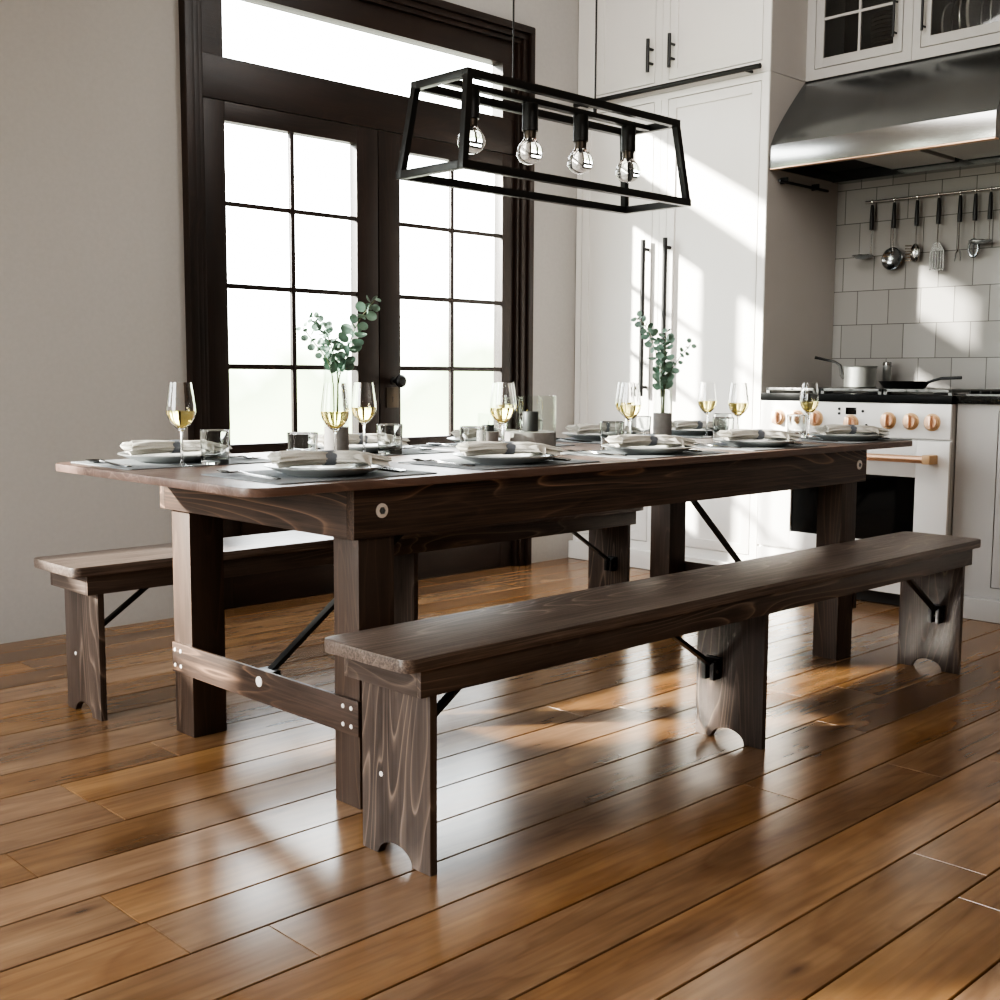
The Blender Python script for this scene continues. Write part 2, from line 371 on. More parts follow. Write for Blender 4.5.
# ---- dark timber casing, transom and French doors
yF = 4.268
t = sroot('trim_1', (3.4, WY, 0))
c = MB()
for x0, x1, d in ((2.408, 2.445, .045), (2.445, 2.476, .028), (2.476, 2.50, .014)):
    c.box(x0, x1, WY-d, WY+.02, 0, 2.680 if x0 < 2.41 else 2.645, .004)
for x0, x1, d in ((4.309, 4.339, .045), (4.272, 4.309, .028), (4.249, 4.272, .014)):
    c.box(x0, x1, WY-d, WY+.02, 0, 2.680 if x0 > 4.305 else 2.645, .004)
c.build('side_casing', 'doorZ', t)
c = MB()
for z0, z1, d in ((2.648, 2.682, .047), (2.620, 2.648, .03), (2.598, 2.620, .016)): c.box(2.412, 4.335, WY-d, WY+.02, z0, z1, .004)
c.build('head_casing', 'doorX', t)
jm = MB().box(2.47, 2.50, WY+.004, WY+T, 0, 2.64).box(4.258, 4.268, WY+.004, WY+T, 0, 2.64).box(2.50, 4.258, WY+.004, WY+T, 2.60, 2.64)
jm.build('jamb', 'doorZ', t)
t = sroot('window_2', (3.4, yF, 2.06))
f = MB().box(2.50, 4.257, yF, yF+.075, 2.492, 2.60, .003).box(2.50, 4.257, yF, yF+.075, 2.065, 2.234, .003)
f.box(2.50, 2.603, yF, yF+.075, 2.234, 2.492).box(4.163, 4.257, yF, yF+.075, 2.234, 2.492)
f.build('window_frame', 'doorX', t)
MB().box(2.60, 4.17, yF+.015, yF+.019, 2.23, 2.497).build('pane', 'pane', t)
def leaf(name, x0, x1, g0, g1, mun, knob):
    d = sroot(name, ((x0+x1)/2, yF, 0))
    zt, zb = 1.987, .684
    f = MB().box(x0, g0, yF, yF+.05, .004, 2.062, .003).box(g1, x1, yF, yF+.05, .004, 2.062, .003)
    f.build('stile', 'doorZ', d)
    f = MB().box(g0, g1, yF, yF+.05, zt, 2.062, .003).box(g0, g1, yF, yF+.05, .49, zb, .003).box(g0, g1, yF, yF+.05, .004, .24, .003)
    f.box(g0-.01, g1+.01, yF+.018, yF+.035, .23, .50).box(g0+.05, g1-.05, yF+.008, yF+.03, .29, .44, .006)
    f.build('panel', 'doorX', d)
    f = MB().box(mun-.0105, mun+.0105, yF+.003, yF+.021, zb, zt, .003)
    for a, b_ in ((1.653, 1.671), (1.323, 1.343), (.995, 1.016)): f.box(g0, g1, yF+.0035, yF+.0205, a, b_, .003)
    f.build('glazing_bar', 'doorX', d)
    MB().box(g0-.006, g1+.006, yF+.010, yF+.014, zb-.006, zt+.006).build('pane', 'pane', d)
    if knob:
        MB().box(3.424, 3.496, yF-.004, yF, .825, .918, .002).build('lock_plate', 'brass', d)
        MB().prism([(3.461+.004*math.cos(a), .872+.004*math.sin(a)) for a in [2*PI*i/10 for i in range(10)]], 'Y', yF-.0046, yF-.004).box(3.4595, 3.4625, yF-.0046, yF-.004, .852, .872).build('keyhole', 'black', d)
        k = MB(); mt = Matrix.Rotation(PI/2, 4, 'X')
        k.lathe([(.0, 0), (.02, 0), (.02, .004), (.010, .008), (.009, .03), (.022, .036), (.029, .048), (.029, .058), (.02, .068), (0, .07)], 24, (3.468, yF-.002, .947), mt)
        k.build('door_knob', 'black', d)
    return d
leaf('door_1', 2.503, 3.384, 2.605, 3.265, 2.929, False)
leaf('door_2', 3.389, 4.256, 3.512, 4.166, 3.836, True)
struct(MB().box(2.503, 4.256, yF+.001, WY+T, -.004, .003).build('trim_2', 'doorX'))

# ================================================================== KITCHEN
def shaker(name, y0, y1, z0, z1, x, parent, m='cab', w=.047, dep=.02, glass_=None, hbars=(), vbars=()):
    """Cabinet front facing -X with its face at x."""
    f = MB().frame('X', x, x+dep, y0, y1, z0, z1, w, .0015)
    if not glass_: f.box(x+.008, x+.016, y0+w-.004, y1-w+.004, z0+w-.004, z1-w+.004)
    d = f.build(name, m, parent)
    if glass_:
        g = MB()
        for z in hbars: g.box(x+.003, x+.017, y0+w, y1-w, z-.006, z+.006)
        for y in vbars: g.box(x+.002, x+.018, y-.006, y+.006, z0+w, z1-w)
        if hbars or vbars: g.build('glazing_bar', m, d)
        MB().box(x+.009, x+.012, y0+w-.003, y1-w+.003, z0+w-.003, z1-w+.003).build('pane', glass_, d)
    return d
def bar_pull(parent, x, y, z0, z1, r=.0075, out=.04, posts=.045):
    h = MB().tube([(x-out, y, z0), (x-out, y, z1)], r, 12)
    for z in (z0+posts, z1-posts): h.tube([(x-out, y, z), (x+.001, y, z)], r*.75, 8)
    return h.build('handle', 'black', parent)
cy1 = 3.098
tc_ = thing('tall_cabinet', 'tall white pantry cabinet with two long doors beside the range cooker', 'cabinet', (5.0, 3.68, 0))
f = MB().box(KX+.018, TX-.002, cy1, WY-.004, .02, 2.345)
f.box(KX, KX+.018, cy1, 3.138, .09, 2.345).box(KX, KX+.018, 3.668, 3.7085, .136, 2.313).box(KX, KX+.018, 3.7105, 3.752, .136, 2.313).box(KX, KX+.018, 4.222, WY-.004, .09, 2.345)
f.box(KX, KX+.018, 3.138, 4.222, 2.313, 2.345).box(KX, KX+.018, 3.138, 4.222, .09, .136)
f.build('carcass', 'cab', tc_)
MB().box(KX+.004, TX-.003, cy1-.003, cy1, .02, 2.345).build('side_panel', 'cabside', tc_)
MB().box(4.664, KX+.02, cy1, WY-.004, .001, .094, .004).build('plinth', 'cab', tc_)
d = shaker('door', 3.755, 4.218, .139, 2.309, KX-.001, tc_); bar_pull(d, KX-.001, 3.775, .875, 1.646, .0115)
d = shaker('door', 3.141, 3.665, .139, 2.309, KX-.001, tc_); bar_pull(d, KX-.001, 3.639, .875, 1.646, .0115)
# upper cabinet above it
uc = thing('upper_cabinet', 'white two-door cupboard above the tall pantry cabinet', 'cabinet', (5.0, 3.68, 2.347))
f = MB().box(KX+.018, TX-.002, cy1, WY-.004, 2.347, ZC-.002)
f.box(KX, KX+.018, cy1, 3.138, 2.347, ZC-.002).box(KX, KX+.018, 3.668, 3.7085, 2.40, ZC-.002).box(KX, KX+.018, 3.7105, 3.752, 2.40, ZC-.002).box(KX, KX+.018, 4.135, WY-.004, 2.347, ZC-.002)
f.box(KX, KX+.018, 3.138, 4.135, 2.347, 2.40)
f.build('carcass', 'cab', uc)
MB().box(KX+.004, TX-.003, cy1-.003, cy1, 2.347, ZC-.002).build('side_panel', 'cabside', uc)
d = shaker('door', 3.755, 4.131, 2.403, 2.95, KX-.001, uc); bar_pull(d, KX-.001, 3.768, 2.449, 2.606, .009)
d = shaker('door', 3.141, 3.665, 2.403, 2.95, KX-.001, uc); bar_pull(d, KX-.001, 3.637, 2.449, 2.606, .009)
rl = thing('ladder_rail', 'black metal ladder rail running below the upper cupboard doors', 'rail', (4.66, 3.62, 2.366))
MB().tube([(4.655, 3.118, 2.364), (4.655, 4.24, 2.364)], .012, 14).build('bar', 'black', rl)
for y in (3.19, 4.19): MB().box(4.652, KX-.0005, y-.006, y+.006, 2.350, 2.362, .002).build('bracket', 'black', rl)
# ---- glazed wall cabinets
def wall_cab(y0, y1, label, gl0, gl1, hy, bars):
    o = thing('wall_cabinet', label, 'cabinet', (UX+.16, (y0+y1)/2, 2.347), 'glazed wall cabinets above the hood')
    f = MB().box(UX+.016, TX-.002, y1-.018, y1, 2.347, ZC-.002).box(UX+.016, TX-.002, y0, y0+.018, 2.347, ZC-.002)
    f.box(UX+.016, TX-.002, y0, y1, 2.347, 2.392)
    f.frame('X', UX, UX+.016, y0, y1, 2.347, ZC-.002, (gl0-y0-.045, y1-gl1-.045, .046, .05))
    f.build('carcass', 'cabgrey', o)
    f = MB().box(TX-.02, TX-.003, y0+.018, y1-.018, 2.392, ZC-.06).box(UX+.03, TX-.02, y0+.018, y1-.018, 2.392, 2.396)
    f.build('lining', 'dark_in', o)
    d = shaker('door', gl0-.042, gl1+.042, 2.396, ZC-.055, UX-.001, o, 'cabgrey', .042, .018, 'cabglass', *bars)
    bar_pull(d, UX-.001, hy, 2.458, 2.63, .006, .03, .02)
    return o
wall_cab(2.571, cy1-.004, 'glazed grey wall cabinet with cross bars nearest the pantry', 2.659, 3.004, 2.645, ((2.612, 2.79), (2.826,)))
wall_cab(1.62, 2.569, 'glazed grey wall cabinet holding standing crockery, right of the barred one', 1.70, 2.487, 2.513, ((), ()))
o = thing('basket', 'dark woven basket behind the barred cabinet glass', 'basket', (5.15, 2.76, 2.397))
b = MB()
for i in range(12): b.lathe([(.075+.006*math.sin(i*.7), i*.018), (.088, i*.018+.009), (.075, i*.018+.018)], 28, (5.15, 2.76, 2.40))
b.lathe([(0, 0), (.078, 0)], 28, (5.15, 2.76, 2.40)); b.build('weave', 'wicker', o)
gy = 2.46
shelf_cols = ['plate_white', 'dark_in', 'steel', 'plate_white', 'dark_in', 'alu', 'plate_white', 'steel', 'dark_in', 'plate_white']
shelf_words = ['pale', 'black', 'steel', 'white', 'dark', 'grey', 'light', 'metal', 'charcoal', 'ivory']
for i in range(10):
    wd = (.018, .012, .014, .022, .016, .012, .018, .014, .016, .012)[i]; h = .20+.018*((i*5) % 4)
    rot = Matrix.Translation((5.15, gy, 2.398)) @ Matrix.Rotation(math.radians(0 if i < 6 else 7), 4, 'X')
    p = MB(); rr = h/2
    out_ = [(rr*math.cos(2*PI*k/28), h/2+rr*math.sin(2*PI*k/28)) for k in range(28)]
    p.prism(out_, 'Y', 0, wd*.6, .003)
    bmesh.ops.transform(p.bm, matrix=rot, verts=p.bm.verts)
    q = p.build('serving_plate', shelf_cols[i], None, org=(5.15, gy, 2.398))
    tag(q, 'serving plate standing on edge in the right glazed cabinet, %s from its left' % ['first', 'second', 'third', 'fourth', 'fifth', 'sixth', 'seventh', 'eighth', 'ninth', 'tenth'][i], 'plate', 'plates standing in the glazed cabinet')
    gy -= wd+.026
# ---- hood
hd = thing('range_hood', 'brushed steel range hood above the white cooker', 'hood', (5.0, 2.58, 1.915))
hy0, hy1 = 2.062, 3.093
prof = [(4.715, 2.018)]
for i in range(1, 9):
    a = i/8; prof.append((4.715+.278*a, 2.018+.327*(a**.82)))
prof += [(TX-.002, 2.345), (TX-.002, 2.018)]
MB().prism(prof, 'Y', hy0, hy1).build('canopy', 'steel_dark', hd, smooth=60)
f = MB().box(4.712, 4.73, hy0, hy1, 1.917, 2.019, .002).box(4.73, TX-.002, hy0, hy0+.012, 1.917, 2.018).box(4.73, TX-.002, hy1-.012, hy1, 1.917, 2.018)
f.build('band', 'steel', hd)
MB().box(4.713, 4.75, hy0+.001, hy1-.001, 1.911, 1.9165, .001).build('lip', 'copper', hd)
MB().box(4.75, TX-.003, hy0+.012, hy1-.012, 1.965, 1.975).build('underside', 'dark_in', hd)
for a, b_ in ((2.12, 2.42), (2.46, 2.76)): MB().box(4.85, 5.22, a, b_, 1.935, 1.964, .004).build('filter', 'filter', hd)
MB().box(5.24, TX-.003, hy0+.012, hy1-.012, 1.912, 1.964).build('back_edge', 'steel_dark', hd)
tb = thing('towel_bar', 'short dark bar fixed to the pantry side under the hood', 'rail', (4.95, 3.06, 1.87))
MB().tube([(4.745, 3.06, 1.862), (5.165, 3.06, 1.862)], .0065, 10).build('bar', 'black', tb)
for x in (4.81, 5.08): MB().box(x-.004, x+.004, 3.056, 3.0948, 1.858, 1.886, .002).build('bracket', 'black', tb)
# ---- utensil rail and utensils
ur = thing('utensil_rail', 'steel hanging rail on the tiled wall under the hood', 'rail', (5.285, 2.55, 1.808))
MB().tube([(5.285, 2.925, 1.808), (5.285, 2.10, 1.808)], .006, 12).build('bar', 'chrome', ur)
for y in (2.91, 2.50, 2.12): MB().tube([(5.285, y, 1.808), (TX-.0005, y, 1.808)], .005, 8).build('bracket', 'chrome', ur)
def hook(y):
    MB().tube([(5.285+.0095*math.cos(a), y, 1.808+.0095*math.sin(a)) for a in [math.radians(q) for q in range(200, -110, -20)]] + [(5.283, y, 1.786)], .0017, 6).build('hook', 'chrome', ur)
def utensil(name, y, label, cat, zb, make):
    hook(y)
    o = thing(name, label, cat, (5.283, y, 1.795), 'utensils hanging on the rail')
    x = 5.283
    MB().tube([(x, y, 1.793), (x, y, 1.78), (x, y, 1.70), (x, y, 1.675)], [.006, .008, .0105, .010], 12).build('handle', 'black', o)
    make(o, x, y, zb)
    return o
def skimmer(o, x, y, zb):       # flat-seen ladle bowl pointing out
    MB().tube([(x, y, 1.676), (x, y, 1.60), (x, y-.003, zb+.012)], .0025, 8).build('shaft', 'steel', o)
    b = MB().lathe([(0, -.018), (.03, -.013), (.05, 0), (.049, .0025), (.03, -.009), (0, -.014)], 24, (x-.03, y+.025, zb+.008)); b.build('bowl', 'steel_dark', o)
def spider(o, x, y, zb):
    MB().tube([(x, y, 1.676), (x, y, zb+.11), (x, y, zb+.09)], [.003, .003, .006], 8).build('shaft', 'steel', o)
    mt = Matrix.Rotation(-PI/2, 4, 'Y')
    MB().lathe([(0, -.018), (.035, -.012), (.053, .004), (.050, .006), (.033, -.009), (0, -.015)], 28, (x, y, zb+.052), mt).build('bowl', 'steel_dark', o)
def pasta(o, x, y, zb):
    MB().tube([(x, y, 1.676), (x, y, zb+.075)], .003, 8).build('shaft', 'steel', o)
    mt = Matrix.Rotation(-PI/2, 4, 'Y') @ Matrix.Diagonal((1.25, .7, 1, 1))
    b = MB().lathe([(0, -.012), (.022, -.008), (.034, .004), (.031, .006), (.02, -.005), (0, -.008)], 20, (x, y, zb+.042), mt)
    for i in range(6):
        z = zb+.008+i*.0135; b.tube([(x-.003, y+.018, z), (x-.012, y+.034, z), (x-.02, y+.042, z)], .0028, 6)
    b.build('bowl', 'steel', o)
def turner(o, x, y, zb):
    MB().tube([(x, y, 1.676), (x, y, zb+.10)], .003, 8).build('shaft', 'steel', o)
    b = MB(); b.prism([(y-.012, zb+.125), (y+.012, zb+.125), (y+.032, zb+.092), (y+.034, zb+.088), (y-.034, zb+.088), (y-.032, zb+.092)], 'X', x-.002, x+.002)
    for i in range(6):
        yy = y-.031+i*.0124; b.box(x-.0012, x+.0012, yy-.0033, yy+.0033, zb+.006, zb+.089)
    b.box(x-.0012, x+.0012, y-.0345, y+.0345, zb, zb+.008)
    b.build('blade', 'steel', o)
def fork_u(o, x, y, zb):
    MB().tube([(x, y, 1.676), (x, y, zb+.05)], .003, 8).build('shaft', 'steel', o)
    b = MB()
    for s in (-1, 1): b.tube([(x, y, zb+.055), (x, y+s*.011, zb+.035), (x-.004, y+s*.013, zb)], [.004, .0035, .0018], 8)
    b.build('prongs', 'steel_dark', o)
def slotspoon(o, x, y, zb):
    MB().tube([(x, y, 1.676), (x, y, zb+.07)], .003, 8).build('shaft', 'steel', o)
    b = MB()
    b.tube([(x, y+.022*math.sin(a), zb+.04+.038*math.cos(a)) for a in [2*PI*i/24 for i in range(25)]], .006, 8)
    b.tube([(x, y, zb+.01), (x, y, zb+.07)], .004, 8); b.build('bowl', 'steel_dark', o)
US = [('skimmer', 2.888, 'shallow ladle with its bowl seen edge-on, leftmost on the utensil rail', 'ladle', 1.545, skimmer),
      ('strainer', 2.775, 'round strainer spoon, second from left on the utensil rail', 'strainer', 1.48, spider),
      ('pasta_server', 2.661, 'toothed pasta server hanging third from left on the rail', 'spoon', 1.51, pasta),
      ('slotted_turner', 2.556, 'slotted steel turner hanging at the middle of the rail', 'spatula', 1.465, turner),
      ('meat_fork', 2.456, 'two-pronged meat fork hanging right of the slotted turner', 'fork', 1.50, fork_u),
      ('slotted_spoon', 2.386, 'oval slotted spoon hanging second from right on the rail', 'spoon', 1.514, slotspoon),
      ('ladle', 2.318, 'small ladle hanging rightmost on the utensil rail', 'ladle', 1.572, skimmer)]
for a in US: utensil(*a)
# ---- cooker
SX = 4.66; sy0, sy1 = 2.166, 3.070
ck = thing('range_cooker', 'white enamel range cooker with copper knobs against the tiled wall', 'cooker', (5.0, 2.63, 0))
f = MB().box(SX+.02, 5.30, sy0, sy1, .09, .868)
f.build('body', 'enamel', ck)
MB().box(SX, SX+.03, sy0, sy1, .722, .868, .006).build('control_panel', 'enamel', ck)
MB().box(SX-.004, 5.30, sy0-.004, sy1, .8685, .902, .003).build('hob', 'hob', ck)
d = MB().frame('X', SX, SX+.03, sy0, sy1, .20, .715, (.143, .171, .078, .155), .004).build('oven_door', 'enamel', ck)
MB().box(SX+.012, SX+.02, sy0+.14, sy1-.168, .275, .563).build('window', 'blackglass', d)
h = MB().tube([(SX-.05, 2.225, .640), (SX-.05, 3.03, .640)], .0155, 18).build('handle', 'copper', d)
for y in (2.232, 3.022): MB().box(SX-.070, SX+.001, y-.018, y+.018, .622, .660, .006).build('handle_mount', 'copper_satin', d)
dd = MB().box(SX, SX+.03, sy0, sy1, .06, .192, .004).build('drawer', 'enamel', ck)
MB().box(SX+.05, 5.2, sy0+.03, sy1-.03, .002, .09).build('base', 'dark_in', ck)
mtx = Matrix.Rotation(-PI/2, 4, 'Y')
for i, (y, z) in enumerate(((2.974, .793), (2.876, .793), (2.782, .793), (2.610, .778), (2.438, .794), (2.337, .793), (2.244, .792))):
    kb = MB().lathe([(0, 0), (.036, 0), (.036, .004), (.031, .006), (.030, .012), (.0, .012)], 32, (SX+.001, y, z), mtx).build('knob', 'copper_satin', ck)
    g = MB().box(SX-.042, SX-.011, y-.009, y+.009, z-.027, z+.027, .006); g.lathe([(0, .011), (.027, .011), (.026, .022), (0, .022)], 28, (SX+.001, y, z), mtx)
    g.build('grip', 'copper', kb)
MB().box(SX-.002, SX+.002, 2.587, 2.637, .815, .845, .001).build('display', 'blackglass', ck)
for y, z in ((2.668, .838), (2.668, .818), (2.556, .830), (2.537, .770)): MB().lathe([(0, 0), (.006, 0), (.006, .004), (0, .004)], 12, (SX+.001, y, z), mtx).build('button', 'iron', ck)
# pan supports
for a, b_ in ((2.79, 3.06), (2.49, 2.78), (2.18, 2.48)):
    g = MB()
    for x in (4.69, 5.20): g.box(x, x+.016, a, b_, .914, .926, .002)
    for y in (a, b_-.016): g.box(4.69, 5.216, y, y+.016, .914, .926, .002)
    for y in (a+(b_-a)*.33, a+(b_-a)*.66): g.box(4.69, 5.216, y-.005, y+.005, .914, .926, .002)
    g.box(4.69, 5.216, (a+b_)/2-.005, (a+b_)/2+.005, .914, .925)
    for x in (4.69, 5.2):
        for y in (a, b_-.016): g.box(x, x+.016, y, y+.016, .9021, .914)
    g.build('pan_support', 'grate', ck)
    MB().lathe([(0, 0), (.05, 0), (.05, .006), (.03, .009), (0, .009)], 24, (4.95, (a+b_)/2, .9022)).build('burner', 'iron', ck)
# pots
sp = thing('saucepan', 'grey metal saucepan with a long dark curved handle on the cooker', 'pan', (5.04, 2.785, .927))
px, py = 5.04, 2.785
MB().lathe([(0, .0), (.068, 0), (.072, .004), (.074, .094), (.077, .098), (.074, .100), (.071, .096), (.069, .006), (0, .006)], 40, (px, py, .9265)).build('pot', 'alu', sp)
MB().tube([(px-.035, py+.060, .972), (px-.042, py+.070, .985), (px-.048, py+.078, 1.03), (px-.058, py+.100, 1.046), (px-.085, py+.165, 1.062), (px-.095, py+.183, 1.066)], [.012, .010, .0065, .0055, .006, .007], 10).build('handle', 'iron', sp)
fp = thing('frying_pan', 'black iron frying pan on the cooker right of the saucepan', 'pan', (5.0, 2.53, .927))
fx, fy = 4.98, 2.535
MB().lathe([(0, 0), (.085, 0), (.11, .03), (.113, .032), (.108, .031), (.084, .004), (0, .004)], 40, (fx, fy, .9265)).build('pan', 'iron', fp)
MB().tube([(fx-.01, fy-.095, .948), (fx-.015, fy-.14, .962), (fx-.02, fy-.18, .972), (fx-.025, fy-.27, .975)], [.007, .006, .006, .007], 10).build('handle', 'iron', fp)
cn = thing('canister', 'slim grey metal canister at the back of the cooker', 'canister', (5.22, 2.745, .927))
MB().lathe([(0, 0), (.019, 0), (.0195, .002), (.0195, .105), (.0, .105)], 24, (5.235, 2.755, .9265)).build('body', 'alu', cn)
MB().lathe([(0, .1052), (.0202, .1052), (.0202, .118), (.017, .121), (0, .121)], 24, (5.235, 2.755, .9265)).build('lid', 'steel', cn)
# ---- base cabinet and worktop right of the cooker
bc = thing('base_cabinet', 'pale grey base cabinet right of the cooker', 'cabinet', (5.0, 1.7, 0))
by0, by1 = .9, 2.158
MB().box(KX+.018, TX-.002, by0, by1, .02, .870).build('carcass', 'cabgrey', bc)
f = MB().box(KX, KX+.018, 1.99, by1, .088, .870).box(KX, KX+.018, by0, 1.99, .845, .870).box(KX, KX+.018, by0, 1.99, .088, .132); f.build('face_frame', 'cabgrey', bc)
MB().box(4.660, KX+.02, by0, by1, .001, .0875, .003).build('plinth', 'cabgrey', bc)
for a, b_ in ((1.452, 1.986), (.91, 1.446)):
    d = shaker('door', a, b_, .135, .842, KX-.001, bc, 'cabgrey')
    bar_pull(d, KX-.001, a+.03, .6, .8, .007)
wt = MB().box(KX-.02, TX-.002, by0, by1, .8705, .902, .003).build('worktop', 'granite', None, org=(5.0, 1.7, .8705)); tag(wt, 'black stone worktop on the base cabinet', 'worktop')
dr = thing('dish_rack', 'low grey wire rack on the black worktop', 'rack', (4.95, 1.9, .9022))
f = MB().bar((4.74, 2.14, .906), (4.74, 1.60, .906), .008, .007).bar((5.14, 2.14, .906), (5.14, 1.60, .906), .008, .007)
f.bar((4.74, 2.14, .906), (5.14, 2.14, .906), .008, .007).bar((4.74, 1.60, .906), (5.14, 1.60, .906), .008, .007); f.build('base', 'grate', dr)
for i in range(13):
    y = 2.13-i*.043; MB().box(4.745, 5.135, y-.004, y+.004, .9096, .921, .002).build('rib', 'iron', dr)

# ================================================================== TABLE
tX0, tX1, tY0, tY1, ZT = 1.270, 4.078, 2.0116, 2.956, .7476
tb = thing('dining_table', 'long dark wooden farm table set for ten in the middle of the room', 'table', (2.665, 2.478, 0))
def rrect(x0, x1, y0, y1, r, n=6):
    P = []
    for cx, cy, a0 in ((x1-r, y1-r, 0), (x0+r, y1-r, 90), (x0+r, y0+r, 180), (x1-r, y0+r, 270)):
        for i in range(n+1):
            a = math.radians(a0+90*i/n); P.append((cx+r*math.cos(a), cy+r*math.sin(a)))
    return P
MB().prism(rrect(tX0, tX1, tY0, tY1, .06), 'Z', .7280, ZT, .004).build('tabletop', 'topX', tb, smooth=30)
aX0, aX1, aY0, aY1 = 1.5533, 3.7757, 2.0494, 2.9077
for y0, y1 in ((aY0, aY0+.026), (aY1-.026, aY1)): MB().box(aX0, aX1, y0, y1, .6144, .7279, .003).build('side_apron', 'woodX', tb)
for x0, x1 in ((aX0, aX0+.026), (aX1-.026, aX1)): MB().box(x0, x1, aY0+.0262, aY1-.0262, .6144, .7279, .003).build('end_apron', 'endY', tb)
LEG = []
for x0, x1 in ((1.5722, 1.6733), (3.632, 3.733)):
    for y0, y1 in ((2.0588, 2.152), (2.7873, 2.8817)):
        zt = .6143
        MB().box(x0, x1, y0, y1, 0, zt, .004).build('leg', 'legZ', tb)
for x0, x1 in ((1.563, 1.5718), (3.7333, 3.744)):
    s_ = MB().box(x0, x1, 2.052, 2.878, .170, .252, .003).build('stretcher', 'endY', tb)
xr = 1.563
for y in (2.862, 2.832, 2.108, 2.078):
    for z in (.190, .232): MB().lathe([(0, 0), (.0055, 0), (.005, .0015), (0, .002)], 12, (xr+.0002, y, z), mtx).build('plug', 'white_pin', tb)
MB().lathe([(0, 0), (.0135, 0), (.013, .002), (0, .003)], 20, (xr+.0002, 2.45, .222), mtx).build('plug', 'white_pin', tb)
mty = Matrix.Rotation(PI/2, 4, 'X')
for x in (1.63, 3.724):
    b = MB().lathe([(0, 0), (.0165, 0), (.0165, .003), (.009, .004), (.009, .003), (0, .003)], 24, (x, aY0+.0002, .6745), mty).build('bolt', 'white_pin', tb)
    MB().lathe([(0, .003), (.0088, .003), (.008, .0045), (.004, .0045), (.004, .0032), (0, .0032)], 6, (x, aY0+.0002, .6745), mty).build('socket', 'steel_dark', b)
for a, b_ in (((1.590, 2.455, .235), (2.085, 2.455, .60)), ((3.70, 2.48, .25), (3.29, 2.48, .604))):
    MB().bar(a, b_, .022, .012, bev=.002).build('brace', 'black', tb)
    sx = 1 if a[0] < 2 else -1
    MB().box(min(a[0]-.0185*sx, a[0]+.02*sx), max(a[0]-.0185*sx, a[0]+.02*sx), a[1]-.03, a[1]+.03, a[2]-.02, a[2]+.012, .003).build('bracket', 'black', tb)
MB().box(2.0, 2.15, 2.40, 2.51, .604, .7278, .003).build('crosspiece', 'woodY', tb)
MB().box(3.22, 3.36, 2.42, 2.53, .604, .7278, .003).build('crosspiece', 'woodY', tb)

# ================================================================== BENCHES
def make_bench():
    X0b, X1b, F, B = 1.372, 3.838, 1.6539, 1.929
    cx, cy = 2.605, 1.7905
    o = thing('bench', 'long dark wooden bench in front of the table, nearest the camera', 'bench', (cx, cy, 0), 'folding farm benches')
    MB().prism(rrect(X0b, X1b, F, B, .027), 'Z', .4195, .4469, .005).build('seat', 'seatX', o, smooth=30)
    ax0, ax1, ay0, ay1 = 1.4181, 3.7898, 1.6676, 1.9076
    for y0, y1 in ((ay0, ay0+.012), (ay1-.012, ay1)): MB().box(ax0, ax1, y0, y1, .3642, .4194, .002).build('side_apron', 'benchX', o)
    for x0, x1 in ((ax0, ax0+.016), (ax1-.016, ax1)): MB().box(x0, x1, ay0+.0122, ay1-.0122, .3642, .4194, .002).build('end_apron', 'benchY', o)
    for k, x in enumerate((1.453, 2.601, 3.752)):
        p = [(1.6812, 0), (1.6812, .4193), (1.8953, .4193), (1.8953, 0), (1.846, 0)]
        for i in range(1, 12):
            a = PI*i/12; p.append((1.790+.053*math.cos(a), .034*math.sin(a)))
        p.append((1.737, 0))
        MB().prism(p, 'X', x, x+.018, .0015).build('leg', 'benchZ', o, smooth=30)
        y = (1.833, 1.835, 1.758)[k]
        if k == 0: a, b_ = (x+.0175, 1.80, .215), (1.752, 1.80, .404)
        else: a, b_ = (x-.004, y, .195), (x-.36, y-.02, .408)
        MB().bar(a, b_, .019, .010, bev=.0015).build('brace', 'black', o)
        if k:
            br = MB()
            for s in (-1, 1): br.box(x-.034, x-.0003, y+s*.013-.007, y+s*.013+.007, .165, .215, .004)
            br.box(x-.005, x-.0003, y-.024, y+.024, .182, .224, .002).box(x-.026, x-.004, y-.02, y+.02, .205, .219, .002)
            q = br.build('bracket', 'black', o)
            MB().tube([(x-.02, y-.0235, .188), (x-.02, y+.0235, .188)], .0045, 10).build('pin', 'chrome', q)
        else:
            MB().lathe([(0, 0), (.0058, 0), (.005, .0015), (0, .002)], 12, (x+.0002, 1.833, .169), mtx).build('plug', 'white_pin', o)
    return o
bench = make_bench()
back = dup(bench, (2.6145, 3.2133, 0), 'long dark wooden bench behind the table, on the garden door side')

# ================================================================== PENDANT
PX, PY = 2.655, 2.50
pl = thing('pendant_lamp', 'black open-frame pendant lamp with four clear bulbs above the table', 'lamp', (PX, PY, 1.52))
tw, td, bw, bd, zt, zb = .451, .107, .488, .129, 1.777, 1.531
r_ = .0125
f = MB()
T4 = [(PX-tw, PY-td, zt), (PX+tw, PY-td, zt), (PX+tw, PY+td, zt), (PX-tw, PY+td, zt)]
B4 = [(PX-bw, PY-bd, zb), (PX+bw, PY-bd, zb), (PX+bw, PY+bd, zb), (PX-bw, PY+bd, zb)]
def ext(a, b, e): a, b = Vector(a), Vector(b); d = (b-a).normalized(); return a-d*e, b+d*e
for Q in (T4, B4):
    for i in range(4):
        a, b_ = ext(Q[i], Q[(i+1) % 4], .011 if i % 2 == 0 else -.011); f.bar(a, b_, .022, .022, bev=.0015)
for a, b_ in zip(T4, B4):
    f.bar(a, b_, .02, .02, up=(1, 0, 0), bev=.0015)
f.build('frame', 'black', pl)
MB().bar((PX-tw+.01, PY, zt-.002), (PX+tw-.01, PY, zt-.002), .026, .016, bev=.0015).build('centre_bar', 'black', pl)
